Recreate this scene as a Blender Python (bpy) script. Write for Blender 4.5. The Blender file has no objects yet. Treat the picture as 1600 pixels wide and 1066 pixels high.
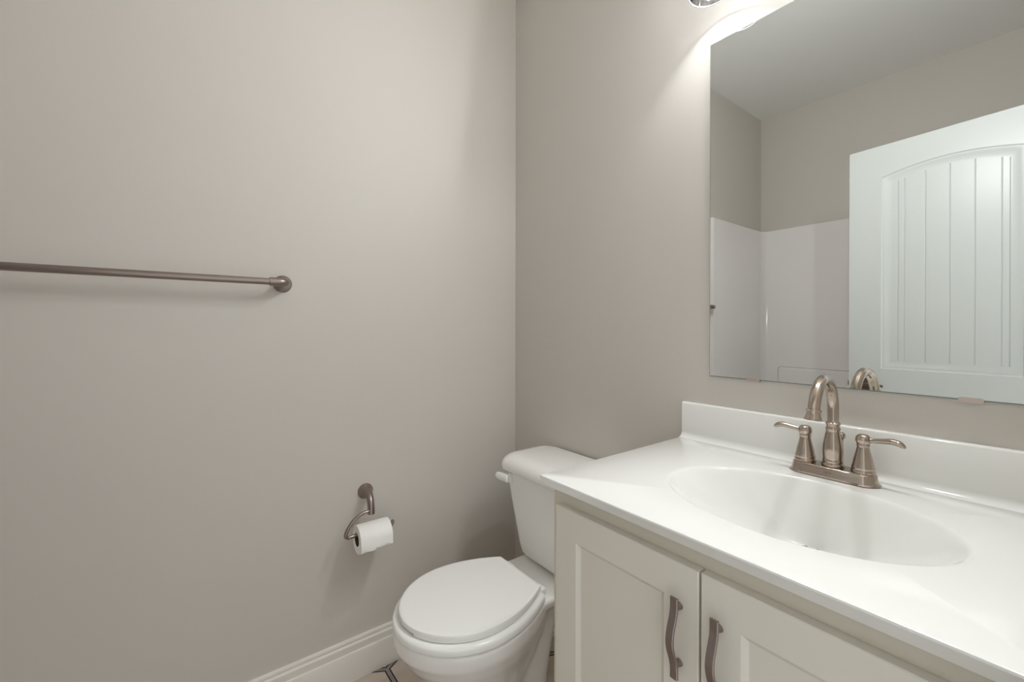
import bpy, bmesh, math
from mathutils import Vector, Matrix

S = bpy.context.scene
COL = S.collection
PI = math.pi

# ------------------------------------------------------------------ camera
# x: from the left wall to the right, y: 0 at the mirror wall (negative into the room), z up
CAM = Vector((1.50664, -1.16157, 1.205))
Fv = Vector((-0.79668, 0.60438, -0.00341)).normalized()
Rv = Vector((0.60439, 0.79669, 0.00119)).normalized()
Uv = Rv.cross(Fv)
cd = bpy.data.cameras.new('camera')
co = bpy.data.objects.new('camera', cd)
COL.objects.link(co)
co.matrix_world = Matrix(((Rv.x, Uv.x, -Fv.x, CAM.x), (Rv.y, Uv.y, -Fv.y, CAM.y), (Rv.z, Uv.z, -Fv.z, CAM.z), (0, 0, 0, 1)))
cd.sensor_fit = 'HORIZONTAL'
cd.sensor_width = 36.0
cd.lens = 674.34 * 36.0 / 1600.0
cd.shift_y = -18.99 / 1600.0
cd.clip_start = 0.01
S.camera = co

# ------------------------------------------------------------------ world, light levels, exposure
WORLD_COLOR = (0.97, 0.985, 1.0)
WORLD_STRENGTH = 0.95
BULB_STRENGTH = 1950.0
BULB_COLOR = (0.975, 0.996, 1.012)
w = bpy.data.worlds.new('world')
S.world = w
w.use_nodes = True
w.node_tree.nodes['Background'].inputs[0].default_value = (*WORLD_COLOR, 1)
w.node_tree.nodes['Background'].inputs[1].default_value = WORLD_STRENGTH
S.view_settings.view_transform = 'Standard'
S.view_settings.look = 'None'
S.view_settings.gamma = 1.0
S.view_settings.use_curve_mapping = False
S.view_settings.exposure = 0.23
S.cycles.use_denoising = True
S.cycles.max_bounces = 14
S.cycles.diffuse_bounces = 8
S.cycles.glossy_bounces = 8
S.cycles.transparent_max_bounces = 16
S.cycles.sample_clamp_indirect = 4.0
S.cycles.caustics_reflective = True

# ------------------------------------------------------------------ materials
def srgb(r, g, b):
    f = lambda c: (c / 255 / 12.92) if c / 255 <= 0.04045 else ((c / 255 + 0.055) / 1.055) ** 2.4
    return (f(r), f(g), f(b), 1)

def mat(name, color, rough=0.5, metal=0.0, spec=0.5, coat=0.0, bump=None, aniso=0.0):
    m = bpy.data.materials.new(name)
    m.use_nodes = True
    nt = m.node_tree
    p = nt.nodes['Principled BSDF']
    p.inputs['Base Color'].default_value = color
    p.inputs['Roughness'].default_value = rough
    p.inputs['Metallic'].default_value = metal
    p.inputs['Specular IOR Level'].default_value = spec
    p.inputs['Coat Weight'].default_value = coat
    p.inputs['Coat Roughness'].default_value = 0.04
    if bump:
        scale, strength, dist = bump
        tc = nt.nodes.new('ShaderNodeTexCoord')
        n = nt.nodes.new('ShaderNodeTexNoise')
        n.inputs['Scale'].default_value = scale
        n.inputs['Detail'].default_value = 3
        b = nt.nodes.new('ShaderNodeBump')
        b.inputs['Strength'].default_value = strength
        b.inputs['Distance'].default_value = dist
        nt.links.new(tc.outputs['Object'], n.inputs['Vector'])
        nt.links.new(n.outputs['Fac'], b.inputs['Height'])
        nt.links.new(b.outputs['Normal'], p.inputs['Normal'])
    return m

M = {}
M['wall'] = mat('greige_wall_paint', srgb(205, 200, 193), 0.55, spec=0.4, bump=(260, 0.06, 0.002))
M['ceiling'] = mat('ceiling_paint', srgb(238, 238, 236), 0.8, spec=0.2)
M['trim'] = mat('trim_paint', srgb(232, 228, 220), 0.28, spec=0.5)
M['cabinet'] = mat('cabinet_paint', srgb(222, 217, 206), 0.35, spec=0.5)
M['cabinet_frame'] = mat('cabinet_frame_paint', srgb(214, 208, 193), 0.4, spec=0.5)
M['counter'] = mat('cultured_marble', srgb(229, 229, 225), 0.12, spec=0.5, coat=0.3)
M['porcelain'] = mat('porcelain', srgb(243, 242, 239), 0.10, spec=0.5, coat=0.3)
M['seat'] = mat('seat_plastic', srgb(244, 244, 241), 0.22, spec=0.5)
M['nickel'] = mat('brushed_nickel', srgb(180, 167, 155), 0.15, metal=1.0)
M['satin_nickel'] = mat('satin_nickel', srgb(152, 139, 134), 0.33, metal=1.0)
M['dark'] = mat('dark_gap', srgb(30, 26, 24), 0.5)
M['letter'] = mat('engraved_lettering', srgb(70, 58, 50), 0.5, metal=0.4)
M['paper'] = mat('tissue_paper', srgb(244, 243, 239), 0.95, spec=0.1, bump=(300, 0.25, 0.002))
M['core'] = mat('cardboard_core', srgb(92, 78, 66), 0.9, spec=0.1)  # brown darkened: the shade inside the tube is put into the colour
M['door'] = mat('door_paint', srgb(203, 206, 203), 0.3, spec=0.5)
M['surround'] = mat('surround_acrylic', srgb(238, 234, 233), 0.12, spec=0.5, coat=0.2)
M['chrome'] = mat('chrome', srgb(225, 225, 225), 0.06, metal=1.0)
M['bronze'] = mat('dark_nickel', srgb(120, 104, 92), 0.25, metal=1.0)
M['clip'] = mat('mirror_clip_metal', srgb(205, 190, 184), 0.35, metal=0.85)
M['mirror'] = mat('mirror_silver', (0.86, 0.885, 0.868, 1), 0.0, metal=1.0)
M['glass_edge'] = mat('mirror_glass_edge', srgb(112, 132, 124), 0.15, spec=0.6)

def bulb_mat():
    m = bpy.data.materials.new('lit_bulb')
    m.use_nodes = True
    nt = m.node_tree
    nt.nodes.clear()
    e = nt.nodes.new('ShaderNodeEmission')
    e.inputs[0].default_value = (*BULB_COLOR, 1)
    # added falloff
    g = nt.nodes.new('ShaderNodeNewGeometry')
    sx = nt.nodes.new('ShaderNodeVectorMath')
    sx.operation = 'DOT_PRODUCT'
    sx.inputs[1].default_value = (0, 0.92, 0.39)
    nt.links.new(g.outputs['Normal'], sx.inputs[0])
    mr = nt.nodes.new('ShaderNodeMapRange')
    mr.interpolation_type = 'SMOOTHSTEP'
    mr.inputs['From Min'].default_value = -0.3
    mr.inputs['From Max'].default_value = -0.95
    mr.inputs['To Min'].default_value = BULB_STRENGTH * 0.012
    mr.inputs['To Max'].default_value = BULB_STRENGTH
    nt.links.new(sx.outputs['Value'], mr.inputs['Value'])
    nt.links.new(mr.outputs[0], e.inputs[1])
    o = nt.nodes.new('ShaderNodeOutputMaterial')
    nt.links.new(e.outputs[0], o.inputs[0])
    return m
M['bulb'] = bulb_mat()

def shade_mat():
    # thin clear seeded glass: mostly see-through with ripples, glossy on top
    m = bpy.data.materials.new('seeded_shade_glass')
    m.use_nodes = True
    nt = m.node_tree
    nt.nodes.clear()
    N = nt.nodes.new
    o = N('ShaderNodeOutputMaterial')
    tr = N('ShaderNodeBsdfTransparent')
    gl = N('ShaderNodeBsdfGlossy')
    gl.inputs['Roughness'].default_value = 0.05
    tl = N('ShaderNodeBsdfTranslucent')
    tl.inputs['Color'].default_value = (0.95, 0.95, 0.93, 1)
    tc = N('ShaderNodeTexCoord')
    no = N('ShaderNodeTexNoise')
    no.inputs['Scale'].default_value = 26
    no.inputs['Detail'].default_value = 2
    no.inputs['Distortion'].default_value = 1.2
    mr = N('ShaderNodeMapRange')
    mr.inputs['From Min'].default_value = 0.35
    mr.inputs['From Max'].default_value = 0.65
    mr.inputs['To Min'].default_value = 0.24
    mr.inputs['To Max'].default_value = 0.52
    nt.links.new(tc.outputs['Object'], no.inputs['Vector'])
    nt.links.new(no.outputs['Fac'], mr.inputs['Value'])
    nt.links.new(mr.outputs[0], tr.inputs['Color'])
    a = N('ShaderNodeMixShader')
    a.inputs[0].default_value = 0.05
    nt.links.new(tr.outputs[0], a.inputs[1])
    nt.links.new(tl.outputs[0], a.inputs[2])
    fr = N('ShaderNodeFresnel')
    fr.inputs['IOR'].default_value = 1.45
    b = N('ShaderNodeMixShader')
    nt.links.new(fr.outputs[0], b.inputs[0])
    nt.links.new(a.outputs[0], b.inputs[1])
    nt.links.new(gl.outputs[0], b.inputs[2])
    nt.links.new(b.outputs[0], o.inputs[0])
    return m
M['shade'] = shade_mat()
M['rim'] = mat('frosted_glass_rim', srgb(240, 240, 238), 0.15)
M['rim'].node_tree.nodes['Principled BSDF'].inputs['Transmission Weight'].default_value = 0.5

def tile_mat():
    # pale hexagon tiles, each with a black line near its rim; grey edge and a dark grout line
    m = bpy.data.materials.new('hexagon_floor_tile')
    m.use_nodes = True
    nt = m.node_tree
    p = nt.nodes['Principled BSDF']
    N = nt.nodes.new
    L = nt.links.new
    s = 0.1155
    O = (0.033 - s, -0.595)
    r = (3 * s, math.sqrt(3) * s)
    geo = N('ShaderNodeNewGeometry')
    def vm(op, a, b=None, c=None):
        n = N('ShaderNodeVectorMath')
        n.operation = op
        for i, v in enumerate((a, b, c)):
            if v is None:
                continue
            if isinstance(v, tuple):
                n.inputs[i].default_value = v
            else:
                L(v, n.inputs[i])
        return n.outputs['Value'] if op in ('LENGTH', 'DOT_PRODUCT') else n.outputs['Vector']
    def mm(op, a, b=None):
        n = N('ShaderNodeMath')
        n.operation = op
        for i, v in enumerate((a, b)):
            if v is None:
                continue
            if isinstance(v, (int, float)):
                n.inputs[i].default_value = v
            else:
                L(v, n.inputs[i])
        return n.outputs[0]
    q = vm('MULTIPLY', vm('SUBTRACT', geo.outputs['Position'], (O[0], O[1], 0)), (1, 1, 0))
    hi = (r[0] / 2, r[1] / 2, 1)
    lo = (-r[0] / 2, -r[1] / 2, -1)
    a = vm('WRAP', q, hi, lo)
    b = vm('WRAP', vm('SUBTRACT', q, (r[0] / 2, r[1] / 2, 0)), hi, lo)
    def hexd(v):
        ab = vm('ABSOLUTE', v)
        return mm('MAXIMUM', vm('DOT_PRODUCT', ab, (0, 1, 0)), vm('DOT_PRODUCT', ab, (math.sqrt(3) / 2, 0.5, 0)))
    d = mm('SUBTRACT', math.sqrt(3) / 2 * s, mm('MINIMUM', hexd(a), hexd(b)))   # distance to the nearest tile edge
    ramp = N('ShaderNodeValToRGB')
    ramp.color_ramp.interpolation = 'CONSTANT'
    e = ramp.color_ramp.elements
    unit = 0.02
    stops = [(0.0, srgb(52, 46, 44)), (0.0008, srgb(176, 166, 160)), (0.0048, srgb(20, 17, 17)), (0.0105, srgb(214, 200, 186))]
    e[0].position = 0
    e[0].color = stops[0][1]
    e[1].position = stops[1][0] / unit
    e[1].color = stops[1][1]
    for pos, c in stops[2:]:
        k = e.new(pos / unit)
        k.color = c
    L(mm('DIVIDE', d, unit), ramp.inputs[0])
    no = N('ShaderNodeTexNoise')
    no.inputs['Scale'].default_value = 9
    L(geo.outputs['Position'], no.inputs['Vector'])
    mx = N('ShaderNodeMix')
    mx.data_type = 'RGBA'
    mx.blend_type = 'MULTIPLY'
    mx.inputs['Factor'].default_value = 0.08
    L(ramp.outputs[0], mx.inputs['A'])
    L(no.outputs['Color'], mx.inputs['B'])
    L(mx.outputs['Result'], p.inputs['Base Color'])
    p.inputs['Roughness'].default_value = 0.35
    return m
M['tile'] = tile_mat()

# ------------------------------------------------------------------ mesh helpers
def finish(name, bm, material, parent=None, smooth=True, angle=38, loc=None):
    bmesh.ops.recalc_face_normals(bm, faces=bm.faces)
    me = bpy.data.meshes.new(name)
    bm.to_mesh(me)
    bm.free()
    for mt in (material if isinstance(material, (list, tuple)) else [material]):
        me.materials.append(mt)
    if smooth:
        me.polygons.foreach_set('use_smooth', [True] * len(me.polygons))
        me.set_sharp_from_angle(angle=math.radians(angle))
    o = bpy.data.objects.new(name, me)
    COL.objects.link(o)
    if parent:
        o.parent = parent
    if loc:
        o.location = loc
    return o

def tag(o, label=None, cat=None, group=None, kind=None):
    if label: o['label'] = label
    if cat: o['category'] = cat
    if group: o['group'] = group
    if kind: o['kind'] = kind
    return o

def empty(name, loc=(0, 0, 0)):
    o = bpy.data.objects.new(name, None)
    o.empty_display_size = 0.05
    COL.objects.link(o)
    o.location = loc
    return o

def box(bm, x0, x1, y0, y1, z0, z1, bev=0.0, seg=2):
    r = bmesh.ops.create_cube(bm, size=1.0)
    vs = r['verts']
    for v in vs:
        v.co = Vector(((x0 + x1) / 2 + v.co.x * (x1 - x0), (y0 + y1) / 2 + v.co.y * (y1 - y0), (z0 + z1) / 2 + v.co.z * (z1 - z0)))
    if bev > 0:
        es = list({e for v in vs for e in v.link_edges})
        bmesh.ops.bevel(bm, geom=es, offset=bev, segments=seg, profile=0.5, affect='EDGES')

def loft(bm, rings, cap=True, closed=True, mi=0):
    vr = [[bm.verts.new(p) for p in ring] for ring in rings]
    n = len(vr[0])
    for a, b in zip(vr[:-1], vr[1:]):
        for i in range(n if closed else n - 1):
            f = bm.faces.new((a[i], a[(i + 1) % n], b[(i + 1) % n], b[i]))
            f.material_index = mi
    if cap and closed:
        bm.faces.new(list(reversed(vr[0])))
        bm.faces.new(vr[-1])
    return vr

def lathe(bm, profile, origin=(0, 0, 0), axis=(0, 0, 1), n=40, cap=True):
    A = Vector(axis).normalized()
    T = A.orthogonal().normalized()
    B = A.cross(T)
    o = Vector(origin)
    rings = []
    for r, h in profile:
        r = max(r, 0.00005)
        rings.append([o + A * h + (T * math.cos(2 * PI * i / n) + B * math.sin(2 * PI * i / n)) * r for i in range(n)])
    loft(bm, rings, cap)

def smooth_path(pts, k=8):
    P = [Vector(p) for p in pts]
    out = []
    for i in range(len(P) - 1):
        p0 = P[max(i - 1, 0)]; p1 = P[i]; p2 = P[i + 1]; p3 = P[min(i + 2, len(P) - 1)]
        for j in range(k):
            t = j / k
            out.append(0.5 * ((2 * p1) + (p2 - p0) * t + (2 * p0 - 5 * p1 + 4 * p2 - p3) * t * t + (3 * p1 - p0 - 3 * p2 + p3) * t ** 3))
    out.append(P[-1])
    return out

def interp(vals, k):
    out = []
    for a, b in zip(vals[:-1], vals[1:]):
        out += [a + (b - a) * j / k for j in range(k)]
    return out + [vals[-1]]

def tube(bm, pts, rad, n=20, up=None, flat=None, cap=True):
    # rad: number or one per point; flat: (width factor, height factor) per point -> elliptical section
    P = [Vector(p) for p in pts]
    rings = []
    T0 = (P[1] - P[0]).normalized()
    Nn = Vector(up).normalized() if up else T0.orthogonal().normalized()
    for i, p in enumerate(P):
        T = (P[min(i + 1, len(P) - 1)] - P[max(i - 1, 0)]).normalized()
        Nn = (Nn - T * Nn.dot(T)).normalized()
        B = T.cross(Nn)
        r = rad[i] if isinstance(rad, (list, tuple)) else rad
        fw, fh = flat[i] if flat else (1, 1)
        rings.append([p + (B * math.cos(2 * PI * j / n) * fw + Nn * math.sin(2 * PI * j / n) * fh) * r for j in range(n)])
    loft(bm, rings, cap)

def extrude_profile(bm, prof, axis, a, b):
    # prof: list of (u, z); axis 'x' -> points (t, u, z); axis 'y' -> (u, t, z)
    f = (lambda t, u, z: (t, u, z)) if axis == 'x' else (lambda t, u, z: (u, t, z))
    loft(bm, [[f(a, u, z) for u, z in prof], [f(b, u, z) for u, z in prof]])

def rrect(cx, cy, hx, hy, r, z, k=8):
    pts = []
    for sx, sy, a0 in ((1, 1, 0), (-1, 1, 90), (-1, -1, 180), (1, -1, 270)):
        for j in range(k + 1):
            a = math.radians(a0 + 90 * j / k)
            pts.append(Vector((cx + sx * (hx - r) + r * math.cos(a), cy + sy * (hy - r) + r * math.sin(a), z)))
    return pts

# ================================================================== SETTING
RX = 1.524          # right wall
FY = -2.42          # wall behind the tub
CZ = 2.812          # ceiling
DY0, DY1 = -1.335, -0.63   # doorway in the right wall
def struct(name, bm, m, smooth=False, **k):
    o = finish(name, bm, m, smooth=smooth, **k)
    o['kind'] = 'structure'
    return o

bm = bmesh.new(); box(bm, -0.1, RX + 0.1, FY - 0.1, 0.1, -0.1, 0.0); struct('floor', bm, M['tile'])
bm = bmesh.new(); box(bm, -0.1, RX + 0.1, FY - 0.1, 0.1, CZ, CZ + 0.1); struct('ceiling', bm, M['ceiling'])
bm = bmesh.new(); box(bm, -0.1, 0, FY - 0.1, 0.1, 0, CZ); struct('wall_left', bm, M['wall'])
bm = bmesh.new(); box(bm, 0, RX, 0, 0.1, 0, CZ); struct('wall_back', bm, M['wall'])
bm = bmesh.new(); box(bm, 0, RX, FY - 0.1, FY, 0, CZ); struct('wall_front', bm, M['wall'])
bm = bmesh.new()
box(bm, RX, RX + 0.1, FY - 0.1, DY0, 0, CZ)
box(bm, RX, RX + 0.1, DY1, 0.1, 0, CZ)
box(bm, RX, RX + 0.1, DY0, DY1, 2.065, CZ)
struct('wall_right', bm, M['wall'])

# baseboards
BB = [(0, 0), (0.016, 0), (0.016, 0.094), (0.0145, 0.0975), (0.0105, 0.0985), (0.0105, 0.104), (0.0125, 0.112), (0.0125, 0.122), (0.0085, 0.127), (0.0085, 0.130), (0.0105, 0.134), (0.0095, 0.139), (0.005, 0.141), (0, 0.141)]
bm = bmesh.new(); extrude_profile(bm, BB, 'y', -1.65, 0.0); struct('baseboard_left', bm, M['trim'], smooth=True, angle=30)
bm = bmesh.new(); extrude_profile(bm, [(-u, z) for u, z in BB], 'x', 0.016, 0.822); struct('baseboard_back', bm, M['trim'], smooth=True, angle=30)
# door casing on the right wall
bm = bmesh.new()
box(bm, RX - 0.014, RX, DY1, DY1 + 0.06, 0, 2.125, 0.004)
box(bm, RX - 0.014, RX, DY0 - 0.06, DY0, 0, 2.125, 0.004)
box(bm, RX - 0.014, RX, DY0, DY1, 2.065, 2.125, 0.004)
struct('trim_1', bm, M['trim'], smooth=True)

# ------------------------------------------------------------------ door (standing open, seen in the mirror)
def build_door():
    W, Hd, TH = 0.682, 2.032, 0.035
    Z0 = 0.013
    p0 = Vector((0.825, -1.425, 0))
    d = Vector((0.549, 0.061, 0)).normalized()
    nrm = Vector((-d.y, d.x, 0))                 # faces the vanity
    root = empty('door_1', (p0.x, p0.y, Z0))
    root['kind'] = 'structure'
    root['label'] = 'white arched plank panel door standing open, seen in the mirror'
    ang = math.atan2(d.y, d.x)
    root.rotation_euler = (0, 0, ang)
    # local: x along the leaf from the free edge, y = outward (towards the vanity), z up from the leaf bottom
    bm = bmesh.new()
    arch_c = 0.341
    def arch(x, base, rise, hw):
        return base + rise * (1 - ((x - arch_c) / hw) ** 2)
    def outline(x0, x1, z0, zt, rise, n=24):
        pts = [(x0, z0), (x1, z0)]
        for i in range(n + 1):
            x = x1 + (x0 - x1) * i / n
            pts.append((x, arch(x, zt, rise, (x1 - x0) / 2) if rise else zt))
        return pts
    def ring(off, which):
        if which == 0:
            return outline(0.124 + off, 0.558 - off, 1.018 + off - Z0, 1.898 - off - Z0, 0.032)
        return outline(0.124 + off, 0.558 - off, 0.20 + off, 0.80 - off, 0)
    prof = [(0.0, 0.0), (0.004, -0.004), (0.010, -0.0045), (0.016, -0.0075), (0.030, -0.0105), (0.037, -0.011)]
    # front skin with the two openings
    edges = []
    def loop(pts, y):
        vs = [bm.verts.new((x, y, z)) for x, z in pts]
        return vs, [bm.edges.new((vs[i], vs[(i + 1) % len(vs)])) for i in range(len(vs))]
    ov, oe = loop([(0, 0), (W, 0), (W, Hd), (0, Hd)], 0)
    edges += oe
    inner = []
    for k in (0, 1):
        v, e = loop(ring(0, k), 0)
        edges += e
        inner.append(v)
    bmesh.ops.triangle_fill(bm, use_beauty=True, use_dissolve=False, edges=edges)
    # back and sides
    bv = [bm.verts.new((x, -TH, z)) for x, z in ((0, 0), (W, 0), (W, Hd), (0, Hd))]
    for i in range(4):
        bm.faces.new((ov[i], ov[(i + 1) % 4], bv[(i + 1) % 4], bv[i]))
    bm.faces.new(bv)
    # moulding rings
    for k in (0, 1):
        prev = inner[k]
        for off, y in prof[1:]:
            cur = [bm.verts.new((x, y, z)) for x, z in ring(off, k)]
            n = len(cur)
            for i in range(n):
                bm.faces.new((prev[i], prev[(i + 1) % n], cur[(i + 1) % n], cur[i]))
            prev = cur
    finish('door_leaf', bm, M['door'], root, smooth=True, angle=25)
    # plank panels with V grooves
    for k in (0, 1):
        bm = bmesh.new()
        x0, x1 = 0.124 + 0.035, 0.558 - 0.035
        zb = (1.018 + 0.035 - Z0) if k == 0 else 0.235
        def top(x):
            return arch(x, 1.898 - 0.035 - Z0, 0.032, (x1 - x0) / 2) if k == 0 else 0.765
        yb = -0.0108
        cuts = [0.182, 0.2035, 0.2735, 0.3500, 0.4235, 0.4965, 0.518]
        g = 0.0028
        xs = [(x0, yb)]
        for c in cuts:
            gg = g if 0.19 < c < 0.51 else g * 0.7
            xs += [(c - gg, yb), (c, yb - 0.0032), (c + gg, yb)]
        xs.append((x1, yb))
        fine = []
        for (xa, ya), (xb, yb2) in zip(xs[:-1], xs[1:]):
            m_ = max(1, int((xb - xa) / 0.012))
            fine += [(xa + (xb - xa) * i / m_, ya + (yb2 - ya) * i / m_) for i in range(m_)]
        fine.append(xs[-1])
        lo = [bm.verts.new((x, y, zb)) for x, y in fine]
        hi = [bm.verts.new((x, y, top(x))) for x, y in fine]
        for i in range(len(fine) - 1):
            bm.faces.new((lo[i], lo[i + 1], hi[i + 1], hi[i]))
        finish('plank_panel', bm, M['door'], root, smooth=False)
    # lever handle
    hx, hz = 0.063, 0.936 - Z0
    bm = bmesh.new()
    lathe(bm, [(0.032, 0), (0.033, 0.004), (0.029, 0.010), (0.014, 0.013), (0.0125, 0.03), (0.0115, 0.048), (0.0, 0.05)], (hx, 0, hz), (0, 1, 0), 36)
    h = finish('door_handle', bm, M['bronze'], root)
    bm = bmesh.new()
    path = smooth_path([(hx - 0.008, 0.045, hz), (hx + 0.02, 0.047, hz + 0.004), (hx + 0.055, 0.044, hz + 0.008), (hx + 0.082, 0.038, hz + 0.002)], 6)
    tube(bm, path, interp([0.009, 0.0085, 0.007, 0.005], 6), 14, up=(0, 0, 1))
    finish('lever', bm, M['bronze'], h)
    bm = bmesh.new()
    lathe(bm, [(0.032, 0), (0.033, 0.004), (0.029, 0.010), (0.014, 0.013), (0.0125, 0.048), (0.0, 0.05)], (hx, -TH, hz), (0, -1, 0), 36)
    h2 = finish('door_handle', bm, M['bronze'], root)
    bm = bmesh.new()
    tube(bm, [(p.x, -TH - p.y, p.z) for p in path], interp([0.009, 0.0085, 0.007, 0.005], 6), 14, up=(0, 0, 1))
    finish('lever', bm, M['bronze'], h2)
    bm = bmesh.new()
    box(bm, -0.008, 0.004, -0.0255, -0.0095, hz - 0.012, hz + 0.012, 0.002)
    finish('latch', bm, M['bronze'], root)
build_door()

# ------------------------------------------------------------------ tub and surround
root = empty('tub_surround', (0.76, -2.05, 0))
tag(root, 'white glossy tub and shower surround seen in the mirror', 'shower surround')
def child(o, root):
    o.parent = root
    o.matrix_parent_inverse = Matrix.Translation(-Vector(root.location))
    return o
FT = -1.652         # front of the alcove
TP = 0.031          # panel thickness
ST = 1.940          # top of the panels
def wall_u(off, fr):
    # outline of the panels' inner face in plan, front left -> back left -> back right -> front right
    x0, x1, yb, yf, r = off, RX - off, FY + off, fr, 0.05
    pts = [(x0, yf)]
    for i in range(9):
        a = PI + PI / 2 * i / 8
        pts.append((x0 + r + r * math.cos(a), yb + r + r * math.sin(a)))
    for i in range(9):
        a = 1.5 * PI + PI / 2 * i / 8
        pts.append((x1 - r + r * math.cos(a), yb + r + r * math.sin(a)))
    pts.append((x1, yf))
    return pts
bm = bmesh.new()
def uring(off, fr, z):
    return [Vector((x, y, z)) for x, y in wall_u(off, fr)]
b = 0.008
rings = [uring(TP, FT + 0.0, 0.36), uring(TP, FT, ST - b), uring(TP - 0.0025, FT, ST - b * 0.3), uring(TP - b, FT, ST), uring(0.002, FT, ST), uring(0.002, FT, 0.36)]
vr = loft(bm, rings, cap=False, closed=False)
# close the front ends
bm.faces.new([r_[0] for r_ in vr]); bm.faces.new([r_[-1] for r_ in vr])
child(finish('surround_panel', bm, M['surround'], smooth=True, angle=50), root)
bm = bmesh.new(); box(bm, 0.14, RX - 0.14, FY + 0.025, FY + TP + 0.022, 0.42, 0.917, 0.02, 5)
child(finish('ledge', bm, M['surround']), root)
bm = bmesh.new()
tub_c = ((RX) / 2, (FT + FY) / 2)
hx_, hy_ = RX / 2 - 0.004, (FT - FY) / 2 - 0.004
rs = [rrect(*tub_c, hx_, hy_, 0.012, 0.001), rrect(*tub_c, hx_, hy_, 0.012, 0.385), rrect(*tub_c, hx_ - 0.006, hy_ - 0.006, 0.012, 0.397), rrect(*tub_c, hx_ - 0.02, hy_ - 0.02, 0.02, 0.40),
      rrect(*tub_c, hx_ - 0.075, hy_ - 0.07, 0.12, 0.40), rrect(*tub_c, hx_ - 0.09, hy_ - 0.085, 0.12, 0.385), rrect(*tub_c, hx_ - 0.14, hy_ - 0.12, 0.12, 0.12), rrect(*tub_c, hx_ - 0.2, hy_ - 0.18, 0.1, 0.08)]
loft(bm, rs)
child(finish('bathtub', bm, M['surround']), root)

# ================================================================== MIRROR
root = empty('wall_mirror', (1.1935, 0, 1.071))
tag(root, 'frameless rectangular wall mirror above the sink, held by small clips', 'mirror')
MX0, MX1, MZ0, MZ1 = 0.8854, 1.501, 1.071, 1.985
bm = bmesh.new()
box(bm, MX0, MX1, -0.006, -0.0005, MZ0, MZ1, 0.0022, 1)
for f in bm.faces:
    f.material_index = 0 if f.normal.y < -0.99 else 1
o = finish('mirror_glass', bm, [M['mirror'], M['glass_edge']], smooth=False)
child(o, root)
for cx in (1.001, 1.3845):
    bm = bmesh.new()
    zt = MZ0 + 0.0055
    ring0 = [(cx - 0.0165, MZ0 - 0.004), (cx + 0.0165, MZ0 - 0.004), (cx + 0.0165, zt - 0.003), (cx + 0.0155, zt - 0.001), (cx + 0.0135, zt), (cx - 0.0135, zt), (cx - 0.0155, zt - 0.001), (cx - 0.0165, zt - 0.003)]
    loft(bm, [[(x, -0.0062, z) for x, z in ring0], [(x, -0.0082, z) for x, z in ring0]])
    box(bm, cx - 0.0165, cx + 0.0165, -0.0075, -0.0002, MZ0 - 0.004, MZ0 - 0.0008)
    child(finish('clip', bm, M['clip'], smooth=False), root)

# ================================================================== VANITY LIGHT
LX = 1.193
root = empty('vanity_light', (LX, 0, 2.28))
tag(root, 'nickel bath light bar with clear glass shades above the mirror', 'wall light')
bm = bmesh.new(); box(bm, LX - 0.30, LX + 0.30, -0.022, -0.0005, 2.245, 2.325, 0.008, 3)
child(finish('backplate', bm, M['satin_nickel']), root)
SY, SZ = -0.086, 2.065
for sx in (0.928, LX, 1.458):
    bm = bmesh.new()
    tube(bm, smooth_path([(sx, -0.02, 2.285), (sx, -0.055, 2.292), (sx, SY, 2.282), (sx, SY, 2.255)], 6), 0.008, 14)
    child(finish('arm', bm, M['satin_nickel']), root)
    bm = bmesh.new()
    lathe(bm, [(0.010, 0.262), (0.026, 0.256), (0.028, 0.222), (0.022, 0.214), (0.021, 0.185), (0.0, 0.184)], (sx, SY, 2.0), (0, 0, 1), 32)
    child(finish('socket', bm, M['satin_nickel']), root)
    bm = bmesh.new()
    outer = [(0.030, 0.158), (0.033, 0.148), (0.036, 0.125), (0.041, 0.085), (0.046, 0.040), (0.0485, 0.010), (0.0505, 0.0)]
    lathe(bm, outer, (sx, SY, SZ), (0, 0, 1), 40, cap=False)
    sh = finish('shade', bm, M['shade'])
    child(sh, root)
    bm = bmesh.new()
    n = 40
    tube(bm, [(sx + 0.0503 * math.cos(2 * PI * i / n), SY + 0.0503 * math.sin(2 * PI * i / n), SZ) for i in range(n + 1)], 0.0018, 8)
    child(finish('shade_rim', bm, M['rim']), root)
    bm = bmesh.new()
    lathe(bm, [(0.0, -0.055), (0.010, -0.052), (0.0165, -0.044), (0.019, -0.033), (0.0185, -0.020), (0.0155, -0.004), (0.013, 0.012), (0.013, 0.032)], (sx, SY, 2.152), (0, 0, 1), 20)
    child(finish('bulb', bm, M['bulb']), root)

# ================================================================== VANITY TOP
CT = 0.8922
CB = CT - 0.0235
X0, X1, YF = 0.8114, RX - 0.001, -0.5604
BX, BY, BA, BBm = 1.195, -0.2985, 0.221, 0.163
root = empty('countertop', (BX, -0.28, CT))
tag(root, 'white cultured marble countertop with molded oval basin and backsplash', 'countertop')
bm = bmesh.new()
angs = [2 * PI * i / 144 for i in range(144)]
def rect_pt(a, ins):
    dx, dy = math.cos(a), math.sin(a)
    t = 1e9
    if dx > 1e-9: t = min(t, (X1 - ins - BX) / dx)
    if dx < -1e-9: t = min(t, (X0 + ins - BX) / dx)
    if dy > 1e-9: t = min(t, (-0.001 - ins - BY) / dy)
    if dy < -1e-9: t = min(t, (YF + ins - BY) / dy)
    return BX + dx * t, BY + dy * t
corner = [math.atan2(y - BY, x - BX) % (2 * PI) for x in (X0, X1) for y in (YF, -0.001)]
angs = sorted(set(angs + corner))
def R_(ins, z): return [Vector((*rect_pt(a, ins), z)) for a in angs]
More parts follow.
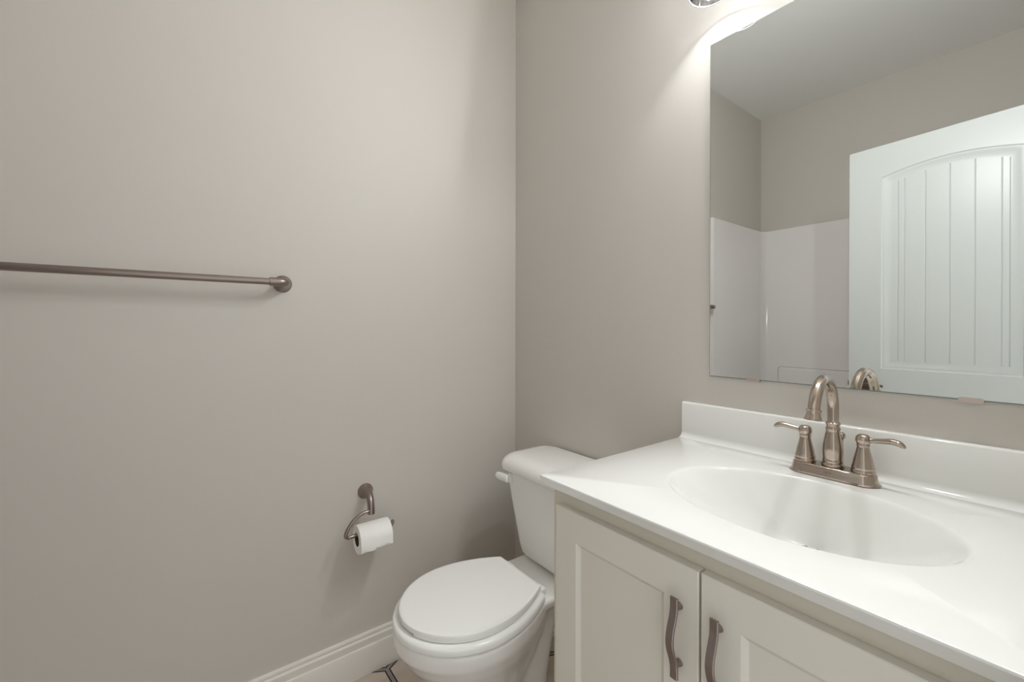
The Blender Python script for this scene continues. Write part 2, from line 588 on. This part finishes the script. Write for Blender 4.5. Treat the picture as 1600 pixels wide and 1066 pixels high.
def E_(rho, dz, sh=0.0):
    out = []
    for a in angs:
        # ray from centre, matched to the ellipse by direction
        k = 1 / math.sqrt((math.cos(a) / BA) ** 2 + (math.sin(a) / BBm) ** 2)
        out.append(Vector((BX + math.cos(a) * k * rho, BY + math.sin(a) * k * rho + sh, CT + dz)))
    return out
bowl = [(1.030, 0, 0), (1.018, -0.0003, 0), (1.007, -0.0010, 0), (0.997, -0.0022, 0), (0.987, -0.0040, 0), (0.976, -0.0064, 0)]
for rho in (0.95, 0.92, 0.88, 0.82, 0.75, 0.67, 0.58, 0.49, 0.41, 0.34, 0.28, 0.23, 0.18, 0.135):
    tt = (0.976 - rho) / (0.976 - 0.135)
    bowl.append((rho, -0.0064 - 0.1116 * (1 - (1 - tt) ** 1.6), 0.090 * tt ** 1.25))
def RT_(ins, back, z): return [Vector((p.x, max(p.y, YF + back), p.z)) for p in R_(ins, z)]
rings = [RT_(0.02, 0.025, CB), RT_(0.0, 0.0125, CB), R_(0.0, CT - 0.0035), R_(0.001, CT - 0.0012), R_(0.0035, CT)] + [E_(*b_) for b_ in bowl]
vr = loft(bm, rings, cap=False)
bm.faces.new(vr[-1])
child(finish('counter_slab', bm, M['counter'], smooth=True, angle=35), root)
# backsplash with a coved foot and a rounded top
bm = bmesh.new()
prof = [(-0.0005, CT - 0.004), (-0.0005, CT + 0.0985), (-0.003, CT + 0.1), (-0.014, CT + 0.0998), (-0.0175, CT + 0.0985), (-0.019, CT + 0.096)]
cr = 0.016
for i in range(9):
    a = PI / 2 * i / 8
    prof.append((-0.0195 - cr + cr * math.cos(a), CT + cr - cr * math.sin(a) + 0.0002))
prof.append((-0.0195 - cr, CT - 0.004))
extrude_profile(bm, prof, 'x', X0 + 0.0005, X1 - 0.0005)
child(finish('backsplash', bm, M['counter'], smooth=True, angle=40), root)
# drain
bm = bmesh.new()
dyc = BY + bowl[-1][2]
lathe(bm, [(0.023, -0.1205), (0.0245, -0.1160), (0.022, -0.1150), (0.0185, -0.1165), (0.0175, -0.125), (0.0, -0.126)], (BX, dyc, CT), (0, 0, 1), 36)
dr = child(finish('drain_flange', bm, M['chrome']), root)
bm = bmesh.new()
lathe(bm, [(0.004, -0.1255), (0.004, -0.117), (0.015, -0.1165), (0.0155, -0.1150), (0.012, -0.1135), (0.0, -0.113)], (BX, dyc, CT), (0, 0, 1), 36)
child(finish('drain_stopper', bm, M['chrome']), root)

# ================================================================== VANITY CABINET
root = empty('vanity_cabinet', (1.17, -0.26, 0))
tag(root, 'off-white shaker vanity cabinet under the white countertop', 'cabinet')
KX0, KX1, KF = 0.8225, RX - 0.002, -0.527
bm = bmesh.new()
def kr(ins, z): return [(KX0 + ins, KF + ins, z), (KX1 - ins, KF + ins, z), (KX1 - ins, -0.002 - ins, z), (KX0 + ins, -0.002 - ins, z)]
loft(bm, [kr(0, 0.095), kr(0, CB - 0.0005), kr(0.018, CB - 0.0005), kr(0.018, 0.113)])
child(finish('cabinet_body', bm, M['cabinet_frame'], smooth=False), root)
bm = bmesh.new()
box(bm, KX0 + 0.001, KX1 - 0.001, KF + 0.07, -0.002, 0.0, 0.0945)
child(finish('toe_kick', bm, M['cabinet_frame'], smooth=False), root)
def shaker(x0, x1, z0, z1, hx):
    bm = bmesh.new()
    yb, yf = KF - 0.0008, KF - 0.0185
    st = 0.0585
    e = 0.0016
    def rr(ins, y): return [(x0 + ins, y, z0 + ins), (x1 - ins, y, z0 + ins), (x1 - ins, y, z1 - ins), (x0 + ins, y, z1 - ins)]
    loft(bm, [rr(0, yb), rr(0, yf + e), rr(e, yf), rr(st, yf), rr(st + 0.0005, yf + 0.0008), rr(st + 0.008, yf + 0.0062), rr(st + 0.0085, yf + 0.0066)])
    dr = child(finish('cabinet_door', bm, M['cabinet'], smooth=True, angle=30), root)
    # arched strap pull on two posts
    zc, half = 0.7255, 0.0625
    bm = bmesh.new()
    prof = []
    n = 28
    for i in range(n + 1):
        t = -1 + 2 * i / n
        at = abs(t)
        if at > 0.80:
            off = 0.016
        else:
            off = 0.016 + 0.0125 * (math.cos(PI * at / 0.80) + 1) / 2
        prof.append((zc + t * half, yf - off))
    wd, th = 0.0062, 0.0032
    rings = []
    for z, y in prof:
        rings.append([(hx - wd, y, z), (hx - wd + 0.0008, y - 0.0008, z), (hx + wd - 0.0008, y - 0.0008, z), (hx + wd, y, z), (hx + wd, y + th, z), (hx - wd, y + th, z)])
    loft(bm, rings)
    p = finish('pull_handle', bm, M['satin_nickel'], smooth=True, angle=35)
    p.parent = dr
    for sz in (-1, 1):
        bm2 = bmesh.new()
        zz = zc + sz * 0.0445
        lathe(bm2, [(0.0062, 0.0), (0.0052, 0.003), (0.0042, 0.008), (0.0046, 0.0165)], (hx, yf, zz), (0, -1, 0), 18)
        q = finish('pull_post', bm2, M['satin_nickel'], smooth=True)
        q.parent = dr
    return dr
shaker(0.8455, 1.1597, 0.13, 0.8365, 1.1285)
shaker(1.1634, 1.4790, 0.13, 0.8365, 1.1917)

# ================================================================== FAUCET
FX, FYc, FZ = 1.1925, -0.0765, CT
root = empty('faucet', (FX, FYc, FZ))
tag(root, 'brushed nickel two-handle gooseneck faucet on the countertop', 'faucet')
def stad(hl, r, z, k=12):
    pts = []
    for i in range(2 * k + 1):
        a = -PI / 2 + PI * i / (2 * k)
        pts.append((FX + hl - r + r * math.cos(a), FYc + r * math.sin(a), z))
    for i in range(2 * k + 1):
        a = PI / 2 + PI * i / (2 * k)
        pts.append((FX - hl + r + r * math.cos(a), FYc + r * math.sin(a), z))
    return pts
bm = bmesh.new()
loft(bm, [stad(0.0785, 0.0295, FZ + 0.0003), stad(0.0795, 0.0305, FZ + 0.0015), stad(0.0785, 0.0295, FZ + 0.003), stad(0.0765, 0.0275, FZ + 0.0042), stad(0.0755, 0.0268, FZ + 0.0065),
          stad(0.0748, 0.0262, FZ + 0.010), stad(0.0735, 0.0250, FZ + 0.0165), stad(0.0725, 0.0240, FZ + 0.0205), stad(0.0708, 0.0224, FZ + 0.0222), stad(0.066, 0.018, FZ + 0.0228)])
child(finish('base_plate', bm, M['nickel'], smooth=True, angle=45), root)
bz = FZ + 0.0222
bm = bmesh.new()
lathe(bm, [(0.0185, 0), (0.0198, 0.0015), (0.0198, 0.005), (0.0185, 0.007), (0.0175, 0.0085), (0.0182, 0.010), (0.0178, 0.013), (0.0172, 0.016), (0.0178, 0.024), (0.0182, 0.033), (0.0177, 0.042), (0.0163, 0.052), (0.0143, 0.063), (0.0128, 0.071), (0.0122, 0.076),
           (0.0132, 0.0775), (0.0132, 0.080), (0.0118, 0.0815), (0.0118, 0.087), (0.0135, 0.0885), (0.0135, 0.091), (0.0115, 0.0925), (0.0108, 0.094)], (FX, FYc, bz), (0, 0, 1), 44)
child(finish('spout_body', bm, M['nickel'], smooth=True, angle=50), root)
bm = bmesh.new()
r_arc, zc = 0.0660, 1.0350
sw = math.radians(-3.2)              # the spout is swivelled slightly to the right
def sp(dist, z): return Vector((FX - dist * math.sin(sw), FYc - dist * math.cos(sw), z))
pts = [sp(0, bz + 0.088), sp(0, 1.012), sp(0, 1.024)]
for i in range(27):
    a = math.radians(168) * i / 26
    pts.append(sp(r_arc - r_arc * math.cos(a), zc + r_arc * math.sin(a)))
tube(bm, pts, 0.0102, 28, up=(1, 0, 0))
child(finish('gooseneck', bm, M['nickel'], smooth=True), root)
bm = bmesh.new()
tan_ = (pts[-1] - pts[-2]).normalized()
lathe(bm, [(0.0102, -0.001), (0.0126, 0.0), (0.0128, 0.0022), (0.0114, 0.0034), (0.0115, 0.007), (0.0124, 0.0120), (0.0142, 0.0168), (0.0150, 0.0188), (0.0148, 0.0198), (0.0120, 0.0198), (0.0115, 0.016), (0.0, 0.0155)], pts[-1], tan_, 36)
child(finish('aerator', bm, M['nickel'], smooth=True, angle=40), root)
for sx in (-1, 1):
    hxx = FX + sx * 0.0508
    bm = bmesh.new()
    lathe(bm, [(0.0190, -0.0005), (0.0200, 0.001), (0.0202, 0.003), (0.0193, 0.006), (0.0186, 0.0085), (0.0190, 0.0095), (0.0190, 0.012), (0.0178, 0.014), (0.0172, 0.018), (0.0158, 0.026), (0.0135, 0.036), (0.0114, 0.045), (0.0103, 0.051),
               (0.0102, 0.0535), (0.0112, 0.0548), (0.0112, 0.0562), (0.0102, 0.0575), (0.0115, 0.0595), (0.0128, 0.0635), (0.0128, 0.068), (0.0115, 0.0725), (0.0085, 0.0755), (0.0065, 0.0765), (0.0, 0.0768)], (hxx, FYc, bz), (0, 0, 1), 40)
    h = child(finish('handle', bm, M['nickel'], smooth=True, angle=50), root)
    bm = bmesh.new()
    zb = bz + 0.0665
    kp = [(hxx + sx * 0.006, FYc, zb), (hxx + sx * 0.018, FYc - 0.001, zb + 0.0008), (hxx + sx * 0.032, FYc - 0.002, zb + 0.0030), (hxx + sx * 0.046, FYc - 0.003, zb + 0.0050), (hxx + sx * 0.056, FYc - 0.004, zb + 0.0030), (hxx + sx * 0.0625, FYc - 0.0045, zb - 0.0015), (hxx + sx * 0.0638, FYc - 0.0045, zb - 0.0042)]
    if sx < 0:
        kp = [(hxx + (p_[0] - hxx) * 0.93, p_[1], p_[2]) for p_ in kp]
    rr_ = interp([0.0050, 0.0046, 0.0056, 0.0070, 0.0068, 0.0046, 0.0012], 6)
    fl = [(1.0, 1.0)] * 7 + [(1.0 + 0.12 * min(1, i / 12), 1.0 - 0.18 * min(1, i / 12)) for i in range(len(rr_) - 7)]
    tube(bm, smooth_path(kp, 6), rr_, 18, up=(0, 0, 1), flat=fl)
    lv = finish('lever', bm, M['nickel'], smooth=True)
    lv.parent = h
    lv.matrix_parent_inverse = h.matrix_parent_inverse @ Matrix.Translation((0, 0, 0))
    lv.matrix_parent_inverse = Matrix.Identity(4)
bm = bmesh.new()
lathe(bm, [(0.0028, 0.0), (0.0028, 0.073), (0.0035, 0.076), (0.0062, 0.079), (0.0070, 0.083), (0.0062, 0.0875), (0.003, 0.090), (0.0, 0.0905)], (FX + 0.008, FYc + 0.0265, FZ + 0.0005), (0, 0, 1), 20)
child(finish('lift_rod', bm, M['nickel'], smooth=True), root)
# small maker's lettering on the front of the base plate
cu = bpy.data.curves.new('lettering', 'FONT')
cu.body = 'DELTA'
cu.size = 0.0042
cu.extrude = 0.00015
cu.align_x = 'CENTER'
tmp = bpy.data.objects.new('tmp', cu)
COL.objects.link(tmp)
dg = bpy.context.evaluated_depsgraph_get()
me = bpy.data.meshes.new_from_object(tmp.evaluated_get(dg))
bpy.data.objects.remove(tmp)
me.materials.clear()
me.materials.append(M['letter'])
lt = bpy.data.objects.new('lettering', me)
COL.objects.link(lt)
lt.parent = root
lt.location = (-0.002, -0.0259, 0.0112)
lt.rotation_euler = (math.radians(79), 0, 0)

# ================================================================== TOILET
TXc = 0.4095
root = empty('toilet', (TXc, -0.40, 0))
tag(root, 'white two-piece toilet with closed lid between left wall and vanity', 'toilet')
# lid outline, half width at y
LIDP = [(-0.296, 0.104), (-0.305, 0.110), (-0.34, 0.129), (-0.37, 0.143), (-0.41, 0.157), (-0.45, 0.1665), (-0.49, 0.1705), (-0.53, 0.1690), (-0.575, 0.158), (-0.62, 0.1345), (-0.655, 0.103), (-0.68, 0.066), (-0.693, 0.033), (-0.6975, 0.0)]
def halfwidth_curve(P, k=6):
    return [(p.x, max(p.y, 0)) for p in smooth_path([(a, b_, 0) for a, b_ in P], k)]
def egg(P, z, off=0.0, ycap=None, sc=None):
    c = halfwidth_curve(P)
    right = [Vector((TXc + w_, y, 0)) for y, w_ in c]
    left = [Vector((TXc - w_, y, 0)) for y, w_ in reversed(c[:-1])]
    loopp = right + left
    n = len(loopp)
    out = []
    for i, p in enumerate(loopp):
        a = loopp[i - 1]; b_ = loopp[(i + 1) % n]
        t = (b_ - a).normalized()
        nn = Vector((-t.y, t.x, 0))          # the loop runs clockwise seen from above: outward is to the left
        if i in (0, n - 1):                  # square back corners
            nn = Vector((1 if i == 0 else -1, 1, 0))
        q = p + nn * off
        if ycap is not None and q.y > ycap:
            q.y = ycap
        out.append(Vector((q.x, q.y, z)))
    return out
bm = bmesh.new()
yc = -0.295
loft(bm, [egg(LIDP, 0.4055, -0.008, yc), egg(LIDP, 0.4045, -0.002, yc), egg(LIDP, 0.4065, 0.0, yc), egg(LIDP, 0.4150, 0.0, yc), egg(LIDP, 0.4185, -0.0015, yc), egg(LIDP, 0.4200, -0.0045, yc), egg(LIDP, 0.4204, -0.012, yc)])
child(finish('lid', bm, M['seat'], smooth=True, angle=40), root)
bm = bmesh.new()
# bumper skirt under most of the lid's rim (it stops short at the front left)
sk = egg(LIDP, 0.0, -0.0008, yc)
sk_in = egg(LIDP, 0.0, -0.010, yc)
cut = [i for i in range(len(sk)) if sk[i].x > TXc + 0.045 or (sk[i].x > TXc and sk[i].y > -0.5)]
cut = [i for i in cut if sk[i].y < -0.31]
rg = []
for i in cut:
    a, b_ = sk[i], sk_in[i]
    rg.append([Vector((a.x, a.y, 0.4003)), Vector((a.x, a.y, 0.4075)), Vector((b_.x, b_.y, 0.4075)), Vector((b_.x, b_.y, 0.4003))])
loft(bm, rg)
child(finish('lid_skirt', bm, M['seat'], smooth=True, angle=40), root)
bm = bmesh.new()
SO = 0.0165
loft(bm, [egg(LIDP, 0.3765, SO - 0.004, -0.296), egg(LIDP, 0.3785, SO, -0.296), egg(LIDP, 0.3900, SO, -0.296), egg(LIDP, 0.3950, SO - 0.003, -0.296), egg(LIDP, 0.3975, SO - 0.009, -0.296), egg(LIDP, 0.3978, SO - 0.02, -0.296)])
child(finish('seat', bm, M['seat'], smooth=True, angle=40), root)
for sx in (-1, 1):
    bm = bmesh.new()
    box(bm, TXc + sx * 0.078 - 0.022, TXc + sx * 0.078 + 0.022, -0.302, -0.268, 0.3765, 0.3995, 0.007, 3)
    child(finish('hinge', bm, M['seat'], smooth=True), root)
# bowl and pedestal as one ceramic body
bm = bmesh.new()
def scaled(z, off, ycap, w_):
    return [Vector((TXc + (p.x - TXc) * w_, p.y, z)) for p in egg(LIDP, z, off, ycap)]
def eggz(z, front, hw, back):
    # egg from back y to front y with the given half width
    out = []
    base = egg(LIDP, z, 0, None)
    ymax, ymin = -0.296, -0.6975
    for p in base:
        t = (p.y - ymax) / (ymin - ymax)
        out.append(Vector((TXc + (p.x - TXc) / 0.1705 * hw, back + (front - back) * t, z)))
    return out
rings = [eggz(0.02, -0.575, 0.10, -0.30), eggz(0.10, -0.565, 0.100, -0.29), eggz(0.15, -0.585, 0.112, -0.29), eggz(0.20, -0.615, 0.130, -0.29), eggz(0.25, -0.652, 0.152, -0.285), eggz(0.295, -0.688, 0.173, -0.28), eggz(0.325, -0.705, 0.184, -0.28), eggz(0.335, -0.7135, 0.1875, -0.28), eggz(0.372, -0.7135, 0.187, -0.28), eggz(0.3755, -0.711, 0.185, -0.28)]
loft(bm, rings)
def sup(z, hx, y0, y1, r):
    return rrect(TXc, (y0 + y1) / 2, hx, (y0 - y1) / 2, r, z, 8)
# pedestal
loft(bm, [sup(0.0, 0.122, -0.235, -0.585, 0.07), sup(0.022, 0.120, -0.237, -0.583, 0.07), sup(0.036, 0.107, -0.244, -0.57, 0.065), sup(0.12, 0.103, -0.236, -0.565, 0.06), sup(0.22, 0.104, -0.215, -0.56, 0.06), sup(0.30, 0.106, -0.196, -0.56, 0.06), sup(0.36, 0.115, -0.18, -0.56, 0.06)])
# deck under the tank
loft(bm, [rrect(TXc, -0.185, 0.112, 0.145, 0.05, 0.338), rrect(TXc, -0.185, 0.128, 0.155, 0.05, 0.352), rrect(TXc, -0.185, 0.132, 0.158, 0.05, 0.372), rrect(TXc, -0.185, 0.128, 0.155, 0.05, 0.379)])
bowl_o = finish('bowl', bm, M['porcelain'], smooth=True)
md = bowl_o.modifiers.new('r', 'REMESH'); md.mode = 'VOXEL'; md.voxel_size = 0.0042; md.use_smooth_shade = True
ms = bowl_o.modifiers.new('s', 'SMOOTH'); ms.iterations = 22; ms.factor = 0.5
dg = bpy.context.evaluated_depsgraph_get()
me = bpy.data.meshes.new_from_object(bowl_o.evaluated_get(dg))
bowl_o.modifiers.clear()
bowl_o.data = me
me.polygons.foreach_set('use_smooth', [True] * len(me.polygons))
child(bowl_o, root)
for sx in (-1, 1):
    bm = bmesh.new()
    lathe(bm, [(0.015, 0), (0.015, 0.008), (0.011, 0.016), (0.0, 0.018)], (TXc + sx * 0.107, -0.36, 0.024), (0, 0, 1), 20)
    child(finish('bolt_cap', bm, M['porcelain']), root)
# tank
bm = bmesh.new()
YB = -0.022
def tk(z, hx, yf, r, bow=0.012):
    pts = rrect(TXc, (YB + yf) / 2, hx, (YB - yf) / 2, r, z, 8)
    out = []
    for p in pts:
        if p.y < (YB + yf) / 2:
            k = 1 - min(1, abs(p.x - TXc) / hx) ** 2
            p = Vector((p.x, p.y - bow * k, p.z))
        out.append(p)
    return out
loft(bm, [tk(0.386, 0.105, -0.165, 0.045), tk(0.389, 0.122, -0.180, 0.05), tk(0.396, 0.136, -0.192, 0.05), tk(0.410, 0.1455, -0.199, 0.05), tk(0.44, 0.1515, -0.203, 0.048), tk(0.52, 0.168, -0.208, 0.045), tk(0.60, 0.1835, -0.213, 0.04), tk(0.70, 0.2005, -0.220, 0.04)])
child(finish('tank', bm, M['porcelain'], smooth=True, angle=60), root)
bm = bmesh.new()
YBL = -0.012
def tl(z, hx, yf, r, bow=0.014):
    pts = rrect(TXc, (YBL + yf) / 2, hx, (YBL - yf) / 2, r, z, 10)
    out = []
    for p in pts:
        if p.y < (YBL + yf) / 2:
            k = 1 - min(1, abs(p.x - TXc) / hx) ** 2
            p = Vector((p.x, p.y - bow * k, p.z))
        out.append(p)
    return out
loft(bm, [tl(0.688, 0.205, -0.215, 0.045), tl(0.6865, 0.221, -0.228, 0.055), tl(0.690, 0.2265, -0.233, 0.06), tl(0.702, 0.2275, -0.234, 0.062), tl(0.714, 0.2245, -0.230, 0.060), tl(0.725, 0.217, -0.222, 0.056), tl(0.733, 0.206, -0.210, 0.05), tl(0.738, 0.190, -0.195, 0.042), tl(0.740, 0.165, -0.175, 0.03)])
child(finish('tank_lid', bm, M['porcelain'], smooth=True, angle=60), root)
# flush lever on the tank's front left
bm = bmesh.new()
ly, lz = -0.231, 0.664
box(bm, 0.262, 0.2735, ly - 0.004, ly + 0.014, lz - 0.016, lz + 0.016, 0.003, 3)
fl_ = child(finish('flush_lever', bm, M['seat'], smooth=True), root)
bm = bmesh.new()
kp = [(0.2725, ly - 0.010, lz), (0.270, ly - 0.012, lz), (0.245, ly - 0.014, lz), (0.222, ly - 0.015, lz - 0.001), (0.214, ly - 0.015, lz - 0.002), (0.196, ly - 0.015, lz - 0.006)]
tube(bm, kp, [0.012, 0.0145, 0.0150, 0.0140, 0.0130, 0.0012], 10, up=(0, 0, 1), flat=[(0.65, 1.0)] * 6)
lv = finish('lever_arm', bm, M['seat'], smooth=True, angle=30)
lv.parent = fl_

# ================================================================== TOILET PAPER HOLDER AND ROLL
root = empty('toilet_paper_holder', (0, -0.66, 0.6325))
tag(root, 'brushed nickel open-ring toilet paper holder on the left wall', 'toilet paper holder')
bm = bmesh.new()
lathe(bm, [(0.0262, 0.0002), (0.0265, 0.003), (0.0245, 0.006), (0.019, 0.014), (0.0145, 0.024), (0.0115, 0.034), (0.010, 0.040)], (0, -0.6605, 0.6345), (1, 0, 0), 36)
child(finish('wall_mount', bm, M['satin_nickel'], smooth=True, angle=60), root)
bm = bmesh.new()
kp = smooth_path([(0.018, -0.6605, 0.6355), (0.038, -0.6610, 0.6340), (0.056, -0.6620, 0.6225), (0.066, -0.6630, 0.6050), (0.071, -0.6640, 0.5880), (0.0725, -0.6645, 0.5790)], 6)
tube(bm, kp, interp([0.0150, 0.0130, 0.0115, 0.0112, 0.0115, 0.0112], 6), 20, up=(0, 1, 0))
child(finish('arm', bm, M['satin_nickel'], smooth=True), root)
bm = bmesh.new()
PZ = 0.5225
kp = [(0.0718, -0.668, 0.5905), (0.0735, -0.688, 0.5895), (0.0745, -0.708, 0.5830), (0.075, -0.727, 0.5690), (0.0752, -0.741, 0.5500), (0.0752, -0.7475, 0.5340), (0.0752, -0.7470, 0.5265), (0.0752, -0.7405, PZ - 0.0002), (0.075, -0.730, PZ), (0.075, -0.68, PZ), (0.075, -0.62, PZ), (0.075, -0.604, PZ), (0.075, -0.5965, PZ + 0.002), (0.075, -0.592, PZ + 0.008), (0.075, -0.591, PZ + 0.015)]
tube(bm, smooth_path(kp, 6), 0.0058, 16)
lathe(bm, [(0.0, -0.001), (0.0040, 0.0005), (0.0054, 0.004), (0.0040, 0.0075), (0.0, 0.009)], (0.075, -0.591, PZ + 0.011), (0, 0, 1), 16)
child(finish('ring_bar', bm, M['satin_nickel'], smooth=True), root)

RC = (0.075, PZ + 0.0060 - 0.0205)    # roll axis x, z: it hangs on the bar
Y0r, Y1r = -0.7135, -0.6075
root = empty('toilet_paper_roll', (RC[0], (Y0r + Y1r) / 2, RC[1]))
tag(root, 'white toilet paper roll hanging on the wall holder', 'toilet paper')
bm = bmesh.new()
Rr = 0.0455
def roll_ring(r, y, n=56):
    return [Vector((RC[0] + r * math.cos(2 * PI * i / n), y, RC[1] + r * math.sin(2 * PI * i / n))) for i in range(n)]
prof = [(0.0212, Y0r + 0.001), (0.0225, Y0r), (Rr - 0.002, Y0r), (Rr, Y0r + 0.0015), (Rr, Y1r - 0.0015), (Rr - 0.002, Y1r), (0.0225, Y1r), (0.0212, Y1r - 0.001)]
rings = [roll_ring(r, y) for r, y in prof]
loft(bm, rings + [rings[0]], cap=False)
bmesh.ops.remove_doubles(bm, verts=bm.verts, dist=0.00002)
child(finish('paper', bm, M['paper'], smooth=True, angle=50), root)
bm = bmesh.new()
prof = [(0.0205, Y0r + 0.0006), (0.0212, Y0r + 0.0006), (0.0212, Y1r - 0.0006), (0.0205, Y1r - 0.0006)]
rings = [roll_ring(r, y) for r, y in prof]
loft(bm, rings + [rings[0]], cap=False)
bmesh.ops.remove_doubles(bm, verts=bm.verts, dist=0.00002)
child(finish('cardboard_core', bm, M['core'], smooth=True, angle=50), root)
# loose end hanging in front of the roll
bm = bmesh.new()
secs = []
for i in range(13):
    a = math.radians(100 - 100 * i / 12)
    secs.append((RC[0] + (Rr + 0.0006) * math.cos(a), RC[1] + (Rr + 0.0006) * math.sin(a)))
for z_, dx in ((-0.008, 0.0004), (-0.015, 0.001), (-0.022, 0.0006), (-0.029, -0.0006)):
    secs.append((RC[0] + Rr + 0.0008 + dx, RC[1] + z_))
grid_o, grid_i = [], []
for k, (x, z) in enumerate(secs):
    ro, ri = [], []
    for j in range(15):
        y = Y0r + 0.0005 + (Y1r - Y0r - 0.001) * j / 14
        zz = z + (0.0022 * math.sin(j * 0.9) + 0.011 * (j / 14) - 0.001 if k == len(secs) - 1 else 0)
        wob = 0.0008 * math.sin(j * 0.8 + k) if k > 12 else 0
        ro.append(Vector((x + wob + 0.0006, y, zz)))
        ri.append(Vector((x + wob, y, zz)))
    grid_o.append(ro + list(reversed(ri)))
loft(bm, grid_o)
child(finish('loose_sheet', bm, M['paper'], smooth=True, angle=50), root)

# ================================================================== TOWEL BAR
TZ, TBX = 1.3392, 0.0645
root = empty('towel_bar', (0, -1.26, TZ))
tag(root, 'long brushed nickel towel bar mounted on the left wall', 'towel bar')
bm = bmesh.new()
YA, YB_ = -0.9178, -1.600
tube(bm, [(TBX, YA - 0.040, TZ), (TBX, YB_ + 0.040, TZ)], 0.0098, 24)
child(finish('bar', bm, M['satin_nickel'], smooth=True), root)
for yy, s in ((YA, -1), (YB_, 1)):
    bm = bmesh.new()
    lathe(bm, [(0.0262, 0.0002), (0.0265, 0.003), (0.0250, 0.006), (0.021, 0.013), (0.017, 0.024), (0.0145, 0.036), (0.0125, 0.044), (0.0118, 0.048)], (0, yy, TZ), (1, 0, 0), 36)
    kp = [(0.034, yy, TZ)]
    for i in range(9):
        a = PI / 2 * i / 8
        kp.append((TBX - 0.018 + 0.018 * math.sin(a), yy + s * (0.018 - 0.018 * math.cos(a)), TZ))
    kp += [(TBX, yy + s * 0.030, TZ), (TBX, yy + s * 0.0440, TZ)]
    tube(bm, kp, [0.0135, 0.0130] + [0.0127] * 8 + [0.0125, 0.0130], 24, up=(0, 0, 1))
    child(finish('post', bm, M['satin_nickel'], smooth=True, angle=50), root)
